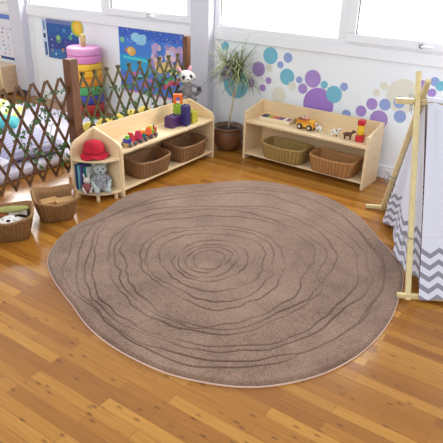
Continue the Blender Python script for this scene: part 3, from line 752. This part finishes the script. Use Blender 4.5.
# ------------------------------------------------------------------ toys on the fence-side shelf
ZS=.3375
def car(name,label,loc,rz,body,wheel,cargo):
    t=thing(name,label,'toy',loc,rz)
    MB().box((-.045,-.026,.014),(.045,.026,.03)).build('chassis',paint(body,.4),t,bevel=.003)
    for sx in (-.028,.028):
        for sy in (-.032,.032):
            w=MB().lathe([(.0,-.005),(.016,-.005),(.018,0),(.016,.005),(0,.005)],18,M=Matrix.Translation((sx,sy,.018))@Matrix.Rotation(PI/2,4,'X')); w.build('wheel',paint(wheel,.4),t,smooth=True)
    for nm,rgb,kind,c,s in cargo:
        mb=MB()
        if kind=='box': mb.box((c[0]-s[0],c[1]-s[1],c[2]),(c[0]+s[0],c[1]+s[1],c[2]+s[2]))
        elif kind=='cyl': mb.lathe([(s[0],0),(s[0],s[2])],20,c)
        elif kind=='tri': mb.prism([(-s[0],0),(s[0],0),(0,s[2])],-s[1],s[1],Matrix.Translation(c)@Matrix.Rotation(PI/2,4,'X'))
        elif kind=='arch':
            o_=[(s[0]*math.cos(a),s[2]*math.sin(a)) for a in np.linspace(0,PI,14)]; i_=[(s[0]*.45*math.cos(a),s[2]*.45*math.sin(a)) for a in np.linspace(PI,0,10)]
            mb.prism(o_+i_,-s[1],s[1],Matrix.Translation(c)@Matrix.Rotation(PI/2,4,'X'))
        mb.build(nm,paint(rgb,.4),t,bevel=.002 if kind in('box','tri') else 0)
    return t
TX=-2.70
car('toy_train_car','blue toy train engine with red and green blocks, nearest the corner shelf',(TX+.01,2.80,ZS),PI/2+.1,(196,158,104),(60,58,70),
  [('block',(58,66,150),'box',(-.022,0,.03),(.02,.024,.03)),('block',(206,40,62),'tri',(.02,0,.03),(.03,.022,.062)),('block',(130,190,60),'cyl',(-.022,0,.06),(.016,0,.022)),('funnel',(206,40,62),'cyl',(.034,.0,.03),(.009,0,.05))])
car('toy_train_car','middle toy train car with crimson, teal and orange blocks',(TX,2.925,ZS),PI/2+.04,(150,40,44),(60,58,70),
  [('block',(190,34,86),'tri',(-.022,0,.03),(.026,.022,.055)),('block',(30,110,110),'box',(.02,0,.03),(.02,.023,.026)),('block',(236,128,44),'arch',(.016,0,.056),(.026,.02,.026))])
car('toy_train_car','last toy train car with yellow, green and red blocks, nearest the purple block',(TX-.01,3.05,ZS),PI/2+.06,(160,44,46),(60,58,70),
  [('block',(236,104,60),'tri',(-.024,0,.03),(.024,.022,.05)),('block',(96,160,60),'box',(.006,0,.03),(.015,.023,.032)),('block',(190,48,52),'box',(.033,0,.03),(.012,.023,.042)),('block',(228,200,60),'cyl',(.0,0,.062),(.017,0,.03)),('block',(110,84,48),'cyl',(.03,0,.072),(.012,0,.02))])
def stud_block(name,label,rgb,s,loc,rz,nx=2,ny=2,rough=.35):
    t=thing(name,label,'block',loc,rz,'big plastic building blocks')
    m=paint(rgb,rough)
    MB().box((-s[0]/2,-s[1]/2,0),(s[0]/2,s[1]/2,s[2])).build('body',m,t,bevel=.006)
    for i in range(nx):
        for j in range(ny):
            MB().lathe([(.009,0),(.009,.008),(.007,.01),(0,.01)],14,((i+.5)/nx*s[0]-s[0]/2,(j+.5)/ny*s[1]-s[1]/2,s[2]-.001)).build('stud',m,t)
    return t
stud_block('building_block','wide dark purple block lying left of the tall indigo block',(72,36,96),(.085,.12,.085),(-2.76,3.375,ZS),.05,2,3)
stud_block('building_block','tall indigo block standing beside the orange arch block',(50,44,104),(.06,.062,.16),(-2.70,3.46,ZS),.1)
stud_block('building_block','lime green block under the orange arch block',(150,186,50),(.06,.062,.145),(-2.80,3.49,ZS),.1)
stud_block('building_block','olive yellow block, rightmost on the fence-side shelf top',(182,176,58),(.065,.075,.095),(-2.715,3.565,ZS),.05)
ar=thing('arch_block','bright orange arch block standing on top of the lime green block','block',(-2.80,3.49,ZS+.155),.75)
mb=MB().box((-.036,-.022,0),(-.016,.022,.05)).box((.016,-.022,0),(.036,.022,.05)).box((-.036,-.022,.05),(.036,.022,.075))
mb.build('body',paint((244,112,34),.35),ar,bevel=.002)

# ------------------------------------------------------------------ toys on the wall shelf
t=thing('toy_xylophone','wooden tray of coloured bars at the left end of the wall shelf top','toy',(-2.19,4.03,ZS),.06)
MB().box((-.135,-.045,0),(.135,-.035,.032)).box((-.135,.035,0),(.135,.045,.032)).box((-.135,-.035,0),(-.127,.035,.032)).box((.127,-.035,0),(.135,.035,.032)).box((-.127,-.035,0),(.127,.035,.008)).build('tray',mat('pale_beech',(236,216,184),.5,vary=.05,scale=15),t,bevel=.002)
for k,c in enumerate([(70,50,96),(66,70,120),(176,190,50),(226,150,70),(216,110,100),(150,96,130),(110,60,110),(236,232,226),(120,84,140)]):
    MB().box((-.122+k*.0275,-.033,.008),(-.122+k*.0275+.023,.033,.042-.001*k)).build('bar',paint(c,.4),t,bevel=.003)
t=thing('toy_figure','tiny brown wooden animal between the tray and the yellow toy truck','toy',(-2.03,4.08,ZS),.4)
MB().ell((0,0,.03),(.026,.014,.016)).ell((.024,0,.05),(.012,.01,.013)).ell((.016,.008,.012),(.006,.006,.013)).ell((.016,-.008,.012),(.006,.006,.013)).ell((-.016,.008,.012),(.006,.006,.013)).ell((-.016,-.008,.012),(.006,.006,.013)).ell((.018,0,.04),(.01,.008,.016)).build('body',paint((150,112,62),.6),t,remesh=.003)

t=thing('toy_truck','yellow wooden toy truck carrying animal figures on the wall shelf','toy',(-1.90,4.0,ZS),-.05)
Y_=paint((238,180,56),.4); O2=paint((232,142,52),.4)
MB().box((-.075,-.034,.02),(.075,.034,.052)).build('chassis',Y_,t,bevel=.006)
MB().box((.03,-.032,.052),(.07,.032,.082)).build('cab',Y_,t,bevel=.008)
MB().box((.058,-.034,.03),(.079,.034,.044)).build('bumper',O2,t,bevel=.003)
for y in (-.0335,.0305): MB().box((-.072,y,.052),(.028,y+.003,.074)).build('side_board',O2,t,bevel=.001)
for sx in (-.042,.044):
    for sy in (-.038,.038):
        w=MB().lathe([(0,-.008),(.02,-.008),(.023,-.004),(.023,.004),(.02,.008),(0,.008)],22,M=Matrix.Translation((sx,sy,.023))@Matrix.Rotation(PI/2,4,'X')).build('wheel',paint((50,36,30),.5),t,smooth=True)
        MB().lathe([(.0,-.0095),(.011,-.0095),(.011,.0095),(0,.0095)],16,M=Matrix.Translation((sx,sy,.023))@Matrix.Rotation(PI/2,4,'X')).build('hub',paint((226,216,190),.5),w)
def animal_blob(mb,s=1.0,o=(0,0,0),neck=.0):
    q=lambda x,y,z:(o[0]+x*s,o[1]+y*s,o[2]+z*s)
    mb.ell(q(0,0,.036),(.03*s,.014*s,.016*s))
    for sx in (-.019,.019):
        for sy in (-.008,.008): mb.tube([q(sx,sy,.034),q(sx,sy,0)],[.007*s,.0055*s],8)
    mb.tube([q(.022,0,.042),q(.034,0,.056+neck)],[.011*s,.008*s],8)
    mb.ell(q(.041,0,.058+neck),(.014*s,.008*s,.009*s),rot=(0,.35,0))
    for sy in (-.008,.008): mb.ell(q(.032,sy,.066+neck),(.003*s,.005*s,.004*s))
    mb.tube([q(-.029,0,.044),q(-.036,0,.024)],[.003*s,.0022*s],6)
for lab,x,y,rgb,nk,s in (('pale pink giraffe figure riding at the back of the yellow toy truck',-.02,.008,(226,176,160),.04,.95),('brown monkey-like figure riding in the middle of the yellow toy truck',-.05,-.006,(150,100,70),.0,.75),):
    q=thing('toy_animal',lab,'toy',(-1.90+x,4.0+y,ZS+.052),.3)
    b=MB(); animal_blob(b,s,(0,0,0),nk); b.build('body',paint(rgb,.6),q,remesh=.003)
def patchy(rgb1,rgb2,sc,name):
    m=mat(name,rgb1,.5); nt=m.node_tree;N=nt.nodes;L=nt.links; no=N.new('ShaderNodeTexNoise'); no.inputs['Scale'].default_value=sc; tc=N.new('ShaderNodeTexCoord'); L.new(tc.outputs['Object'],no.inputs['Vector'])
    r=N.new('ShaderNodeValToRGB'); r.color_ramp.interpolation='CONSTANT'; r.color_ramp.elements[0].color=(*lin(rgb1),1); r.color_ramp.elements[1].position=.55; r.color_ramp.elements[1].color=(*lin(rgb2),1)
    L.new(no.outputs['Fac'],r.inputs[0]); L.new(r.outputs[0],N['Principled BSDF'].inputs['Base Color']); return m
COWM=patchy((238,234,228),(40,34,32),55,'cow_hide'); HORM=paint((92,52,34),.5)
for lab,x,y,rz,m,s in (('small black and white toy cow nearest the yellow truck',-1.785,3.99,2.9,COWM,.95),('small black and white toy cow nearest the brown toy animal',-1.645,3.97,.2,COWM,1.0),('small dark brown toy animal beside the red and yellow toy',-1.53,3.955,.25,HORM,1.1)):
    q=thing('toy_animal',lab,'toy',(x,y,ZS),rz)
    b=MB(); animal_blob(b,s); b.build('body',m,q,remesh=.0028)
t=thing('toy_tower','red and yellow spool-shaped toy standing at the right end of the wall shelf','toy',(-1.435,3.965,ZS),.1)
R_=paint((196,34,44),.35)
MB().box((-.03,-.03,0),(.03,.03,.05)).build('base_block',R_,t,bevel=.005)
MB().lathe([(.02,.05),(.027,.06),(.024,.088),(.027,.116),(.02,.126)],24).build('middle_drum',paint((240,196,40),.35),t,smooth=True)
MB().box((-.026,-.026,.126),(.026,.026,.165)).build('top_block',R_,t,bevel=.005)

# ------------------------------------------------------------------ corner shelf contents
CX,CY=-2.905,2.652
hat=thing('sun_hat','crimson knitted sun hat with a floppy brim on the corner shelf','hat',(CX+.105,CY-.088,.2985),.3)
vs=[];fs=[];seg=64
prof=[(0,.118),(.03,.116),(.055,.105),(.068,.085),(.073,.06),(.074,.04),(.078,.03),(.088,.022),(.098,.013),(.104,.006)]
for i,(r,z) in enumerate(prof):
    for k in range(seg):
        a=2*PI*k/seg; w=max(0,i-5)/4; rr=r*(1+.05*w*math.sin(3*a)); vs.append((rr*math.cos(a),rr*math.sin(a),max(.002,z+.012*w*math.sin(5*a+1)*1.0)))
for i in range(len(prof)-1):
    for k in range(seg):
        k2=(k+1)%seg; fs.append((i*seg+k,(i+1)*seg+k,(i+1)*seg+k2,i*seg+k2))
mb=MB().add(vs,fs); h=mb.build('crown',mat('red_knit',(190,22,48),.9,vary=.2,scale=50,bump=.8,bscale=120),hat,smooth=True)
band=MB(); band.tube([(.0755*math.cos(a),.0755*math.sin(a),.042) for a in np.linspace(0,2*PI,40)],.005,8,cap=False); band.build('band',paint((150,16,36),.9),hat,smooth=True)
# books standing on the bottom shelf against the left panel
bk=[((48,70,120),.19,.016,'blue picture book, leftmost in the corner shelf'),((120,190,200),.18,.012,'pale teal thin book, second from the left in the corner shelf'),((90,70,140),.185,.012,'violet thin book, third from the left in the corner shelf'),((30,120,120),.17,.014,'dark teal book, fourth from the left in the corner shelf'),((214,216,214),.165,.01,'pale grey book, right end of the row in the corner shelf')]
x=CX+.008
for k,(c,hh,th_,lab) in enumerate(bk):
    q=thing('picture_book',lab,'book',(x,CY-.195+.012*k,.0615),0,'picture books in the corner shelf')
    D2=.165-.012*k
    MB().box((0,0,0),(.0018,D2,hh)).box((th_-.0018,0,0),(th_,D2,hh)).box((.0018,0,0),(th_-.0018,.002,hh)).build('cover',paint(c,.4),q)
    MB().box((.0018,.002,.004),(th_-.0018,D2-.004,hh-.004)).build('pages',paint((236,230,216),.8),q)
    x+=th_+.0035
def plush(name,label,loc,rz,s,fur,cloth_m,ears,nose=(60,40,40),cat='soft toy'):
    t=thing(name,label,cat,loc,rz)
    b=MB(); q=lambda *p: tuple(v*s for v in p)
    b.ell(q(0,0,.05),q(.042,.036,.055)); b.ell(q(.004,0,.135),q(.04,.042,.038)); b.ell(q(.036,0,.128),q(.018,.019,.015)); b.ell(q(0,0,.1),q(.024,.024,.02))
    for sy in (-1,1):
        b.tube([q(.0,sy*.03,.085),q(.03,sy*.052,.06),q(.05,sy*.045,.04)],[.015*s,.014*s,.014*s],10); b.ell(q(.053,sy*.044,.037),q(.016,.015,.015))
        b.tube([q(.015,sy*.022,.018),q(.06,sy*.03,.017),q(.085,sy*.034,.018)],[.02*s,.018*s,.017*s],10); b.ell(q(.094,sy*.036,.022),q(.014,.017,.021))
        if ears=='round': b.ell(q(-.004,sy*.034,.168),q(.01,.016,.016))
        elif ears=='long': b.tube([q(0,sy*.02,.16),q(-.006,sy*.03,.19),q(-.01,sy*.034,.225)],[.008*s,.013*s,.007*s],8)
        else: b.tube([q(0,sy*.028,.158),q(-.002,sy*.036,.182),q(-.002,sy*.04,.196)],[.014*s,.009*s,.002*s],8)
    b.build('body',fur,t,remesh=.004)
    for sy in (-1,1): MB().ell(q(.04,sy*.016,.145),q(.0045,.005,.005),seg=10,rings=8).build('eye',M_BLACK,t,smooth=True)
    MB().ell(q(.054,0,.134),q(.005,.007,.005),seg=10,rings=8).build('nose',paint(nose,.4),t,smooth=True)
    if cloth_m:
        d=MB(); prof=[(.026,.108),(.036,.095),(.046,.07),(.052,.045),(.056,.02),(.058,.012)]; 
        vs=[];fs=[];sg=40
        for i,(r,z) in enumerate(prof):
            for k in range(sg):
                a=2*PI*k/sg; w=1+.06*i/5*math.sin(7*a); vs.append(q(r*w*math.cos(a)*1.02,r*w*math.sin(a),z))
        for i in range(len(prof)-1):
            for k in range(sg):
                k2=(k+1)%sg; fs.append((i*sg+k,(i+1)*sg+k,(i+1)*sg+k2,i*sg+k2))
        d.add(vs,fs).build('outfit',cloth_m,t,smooth=True)
        for sy in (-1,1):
            g=MB().tube([q(.0,sy*.03,.088),q(.03,sy*.052,.062)],[.019*s,.019*s],12); g.build('sleeve',cloth_m,t,smooth=True)
            g=MB().tube([q(.02,sy*.022,.02),q(.066,sy*.031,.02)],[.0235*s,.021*s],12); g.build('trouser_leg',cloth_m,t,smooth=True)
    return t
CREAM=mat('cream_plush',(214,204,192),.95,bump=.6,bscale=300,sheen=.3); GREYF=mat('grey_plush',(176,186,184),.95,bump=.6,bscale=300,sheen=.3)
PLAID=patchy((120,124,130),(176,170,168),90,'grey_print'); PLAID2=patchy((150,60,66),(110,140,130),80,'red_green_print')
plush('soft_bear','grey soft bear in a grey printed outfit, sitting right in the corner shelf',(CX+.135,CY-.075,.0615),math.radians(-38),1.13,GREYF,PLAID,'round')
plush('soft_rabbit','smaller soft rabbit in a red and green outfit, left of the grey bear',(CX+.098,CY-.168,.0615),math.radians(-40),.6,CREAM,PLAID2,'long')

# black and white plush hanging over the fence beside the right post
t=thing('plush_raccoon','black and white plush with pink ears clinging to the lattice by the right post','soft toy',(-2.985,3.865,.435),math.radians(-38)); t.rotation_euler.x=math.radians(7)
WF=mat('white_plush',(236,232,230),.95,bump=.5,bscale=300,sheen=.3); GF=mat('dark_plush',(70,66,68),.95,bump=.6,bscale=300,sheen=.3); MF=mat('mid_grey_plush',(150,146,146),.95,bump=.6,bscale=300,sheen=.3)
b=MB(); b.ell((0,0,.06),(.042,.046,.06)); b.ell((0,0,.115),(.033,.034,.04))
for sy in (-1,1):
    b.tube([(.01,sy*.03,.115),(.04,sy*.06,.11),(.05,sy*.08,.10)],[.017,.015,.015],10)
    b.tube([(.02,sy*.028,.02),(.055,sy*.045,.005),(.07,sy*.05,-.01)],[.021,.019,.017],10)
b.build('body',MF,t,remesh=.005)
b=MB(); b.ell((.01,0,.19),(.06,.072,.056)); b.ell((.06,0,.175),(.022,.028,.02))
for sy in (-1,1): b.ell((.012,sy*.062,.175),(.03,.025,.028))
b.build('head',WF,t,remesh=.005)
for sy in (-1,1):
    e=MB().tube([(0,sy*.038,.228),(-.004,sy*.05,.262),(-.004,sy*.056,.278)],[.02,.013,.003],10).build('ear',paint((236,170,186),.9),t,smooth=True)
    MB().ell((.054,sy*.03,.197),(.014,.017,.02),rot=(sy*.4,0,0)).build('eye_patch',GF,t,smooth=True)
    MB().ell((.068,sy*.029,.2),(.004,.006,.006)).build('eye',M_BLACK,t,smooth=True)
    MB().ell((.063,sy*.088,.083),(.02,.02,.02)).build('paw',GF,t,smooth=True)
MB().ell((.08,0,.18),(.006,.009,.006)).build('nose',M_BLACK,t,smooth=True)
MB().tube([(-.03,.03,.03),(-.02,.08,.02),(.0,.11,.05),(.01,.115,.09)],[.018,.022,.02,.01],10).build('tail',MF,t,smooth=True)

# ------------------------------------------------------------------ giant ring stacker
t=thing('ring_stacker','giant stacking tower of coloured foam rings behind the left fence post','toy',(-4.44,4.03,0))
MB().lathe([(0,0),(.15,0),(.155,.01),(.155,.045),(.15,.05),(0,.05)],40).build('base',paint((176,60,52),.5),t,smooth=False)
z=.05
def foam(r,h,c):
    global z
    prof=[(.03,0),(r-.015,0),(r-.004,.006),(r,.016),(r,h-.016),(r-.004,h-.006),(r-.015,h),(.03,h)]
    MB().lathe(prof,48,(0,0,z)).build('ring',paint(c,.5),t,smooth=True); z+=h
for c,h in (((188,56,58),.09),((70,78,176),.09),((84,168,104),.09),((236,150,40),.09),((240,180,40),.068),((242,196,60),.068),((226,140,196),.075),((232,160,208),.075)): foam(.168,h,c)
MB().lathe([(.024,0),(.026,.06),(.03,.075),(.031,.1),(.024,.118),(0,.124)],24,(0,0,z)).build('peg',mat('beech_peg',(206,186,128),.5,vary=.1,scale=20),t,smooth=True)

# ------------------------------------------------------------------ reading corner behind the fence
def pillow(name,label,cat,rgb,sx,sy,sz,loc,rot,stripe=None,fill=3.2):
    n=26; mb=MB(); vs=[];fs=[]
    for side in (1,-1):
        for i in range(n+1):
            for j in range(n+1):
                u=i/n*2-1; v=j/n*2-1
                h=((1-abs(u)**fill)*(1-abs(v)**fill))**.5
                vs.append((u*sx*(1-.05*(1-abs(v)**2)*abs(u)),v*sy*(1-.05*(1-abs(u)**2)*abs(v)),sz*h*side))
    q=(n+1)**2
    for s in (0,1):
        for i in range(n):
            for j in range(n):
                a=s*q+i*(n+1)+j; f=(a,a+n+1,a+n+2,a+1); fs.append(f if s==0 else f[::-1])
    mb.add(vs,fs)
    m=mat(name+'_cover',rgb,.9,vary=.05,scale=8,bump=.25,bscale=200)
    if stripe:
        nt=m.node_tree;N=nt.nodes;L=nt.links; tc=N.new('ShaderNodeTexCoord'); wv=N.new('ShaderNodeTexWave'); wv.inputs['Scale'].default_value=stripe[1]; L.new(tc.outputs['Object'],wv.inputs['Vector'])
        mx=N.new('ShaderNodeMix'); mx.data_type='RGBA'; mx.inputs[6].default_value=(*lin(rgb),1); mx.inputs[7].default_value=(*lin(stripe[0]),1); L.new(wv.outputs['Fac'],mx.inputs[0]); L.new(mx.outputs[2],N['Principled BSDF'].inputs['Base Color'])
    o=mb.build(name,m,smooth=True,loc=loc); o.rotation_euler=rot
    return tag(o,label,cat)
mtx=MB().box((-.82,-1.15,0),(.82,1.15,.075)).build('floor_mat',mat('lavender_mat',(206,200,216),.85,vary=.05,scale=6,bump=.2,bscale=120),bevel=.03,loc=(-4.30,2.65,.0)); tag(mtx,'thick lavender-grey floor mat behind the left lattice panel','mat')
pillow('cushion','lavender striped floor cushion lying nearest the lattice, behind the left panel','cushion',(196,188,214),.3,.28,.075,(-3.72,2.05,.155),(.05,.08,.3),((226,222,234),5))
pillow('cushion','grey striped cushion behind the lattice, next to the left fence post','cushion',(188,184,202),.27,.27,.07,(-3.80,2.72,.15),(0,.06,-.2),((150,146,178),7))
pillow('cushion','pale pink cushion in the middle of the mat behind the lattice','cushion',(232,206,208),.22,.22,.07,(-4.44,2.45,.145),(0,.05,.5))
pillow('cushion','lime and white cushion at the photo left edge behind the lattice','cushion',(196,206,96),.2,.2,.07,(-4.75,3.20,.16),(.1,.35,.7),((236,236,220),4))
pillow('cushion','small teal cushion in front of the lime cushion at the left edge','cushion',(84,180,186),.13,.11,.05,(-4.42,3.0,.155),(.0,.15,.8))
pillow('cushion','dark red cushion on the floor behind the right lattice panel','cushion',(150,56,60),.2,.2,.06,(-3.6,3.75,.06),(0,.1,.2))
# yellow segmented bolster behind the shelf
t=thing('caterpillar_bolster','yellow lumpy bolster cushion with dark spots peeking above the fence-side shelf back','cushion',(-3.22,3.24,0))
MYB=mat('yellow_plush',(232,206,90),.9,bump=.4,bscale=200)
for k in range(5):
    sgm=MB().ell((.0,-.32+.16*k,.195),(.10,.09,.195),seg=20,rings=14).build('segment',MYB,t,smooth=True)
    MB().ell((.072,-.32+.16*k,.325),(.022,.026,.024),seg=12,rings=8).build('spot',paint((52,40,40),.8),sgm,smooth=True)
# stool and chest at the far left
t=thing('round_stool','round pale wooden stool at the left edge behind the fence','stool',(-5.635,3.75,0))
MB().lathe([(0,.465),(.115,.465),(.125,.475),(.125,.49),(.115,.5),(0,.5)],36).build('seat',M_PLYE,t,smooth=False)
for k in range(4):
    a=PI/4+k*PI/2; MB().tube([(.08*math.cos(a),.08*math.sin(a),.465),(.12*math.cos(a),.12*math.sin(a),0)],[.016,.013],12).build('leg',M_POLE,t,smooth=True)
t=thing('storage_chest','low wooden drawer chest against the wall under the picture chart','chest',(-6.2,4.03,0))
MB().box((-.42,-.17,.02),(.42,.17,.33)).build('carcass',mat('peach_wood',(232,202,168),.5,vary=.08,scale=6,stretch=(1,1,8)),t,bevel=.004)
for k in range(3):
    d=MB().box((-.405,-.182,.03+.1*k),(.405,-.17,.122+.1*k)).build('drawer',bpy.data.materials['peach_wood'],t,bevel=.003)
    MB().box((-.03,-.192,.075+.1*k),(.03,-.182,.085+.1*k)).build('handle',M_POLE,d,bevel=.002)

# ------------------------------------------------------------------ light and camera
w=bpy.data.worlds.new('World'); bpy.context.scene.world=w; w.use_nodes=True
bg=w.node_tree.nodes['Background']; bg.inputs['Color'].default_value=(.90,.96,1,1); bg.inputs['Strength'].default_value=WORLD_S
def area(name,loc,target,sx,sy,power,col=(1,1,1)):
    l=bpy.data.lights.new(name,'AREA'); l.shape='RECTANGLE'; l.size=sx; l.size_y=sy; l.energy=power; l.color=col
    o=bpy.data.objects.new(name,l); COL.objects.link(o); o.location=loc
    d=Vector(target)-Vector(loc)
    if abs(d.x)+abs(d.y)>1e-3: o.rotation_euler=d.to_track_quat('-Z','Y').to_euler()   # straight down otherwise
    return o
area('lawn_fill_panel',(-5,21,3.2),(-5,21,0),56,32,LAWN_P,(1,.99,.95))  # added panel over the lawn, brightens window view and floor glare
area('front_fill',(-1.8,-2.4,3.4),(-2.4,3.4,.3),4,2.2,KEY_P,(1,.98,.96))  # added fill from behind the camera, lifts the wall and shelf fronts
cam=bpy.data.cameras.new('camera'); co=bpy.data.objects.new('camera',cam); COL.objects.link(co)
cam.sensor_width=36; cam.lens=562.83/443*36; cam.clip_end=200
yw,pt,rl=[math.radians(a) for a in (-33.92,25.914,-1.676)]
f=Vector((math.sin(yw)*math.cos(pt),math.cos(yw)*math.cos(pt),-math.sin(pt))); r0=Vector((math.cos(yw),-math.sin(yw),0)); d0=f.cross(r0)
rt=math.cos(rl)*r0+math.sin(rl)*d0; dn=-math.sin(rl)*r0+math.cos(rl)*d0
co.matrix_world=Matrix(((rt.x,-dn.x,-f.x,0),(rt.y,-dn.y,-f.y,0),(rt.z,-dn.z,-f.z,1.62),(0,0,0,1)))
bpy.context.scene.camera=co
sc=bpy.context.scene
sc.view_settings.view_transform='Standard'; sc.view_settings.look='None'; sc.view_settings.exposure=0; sc.view_settings.gamma=1
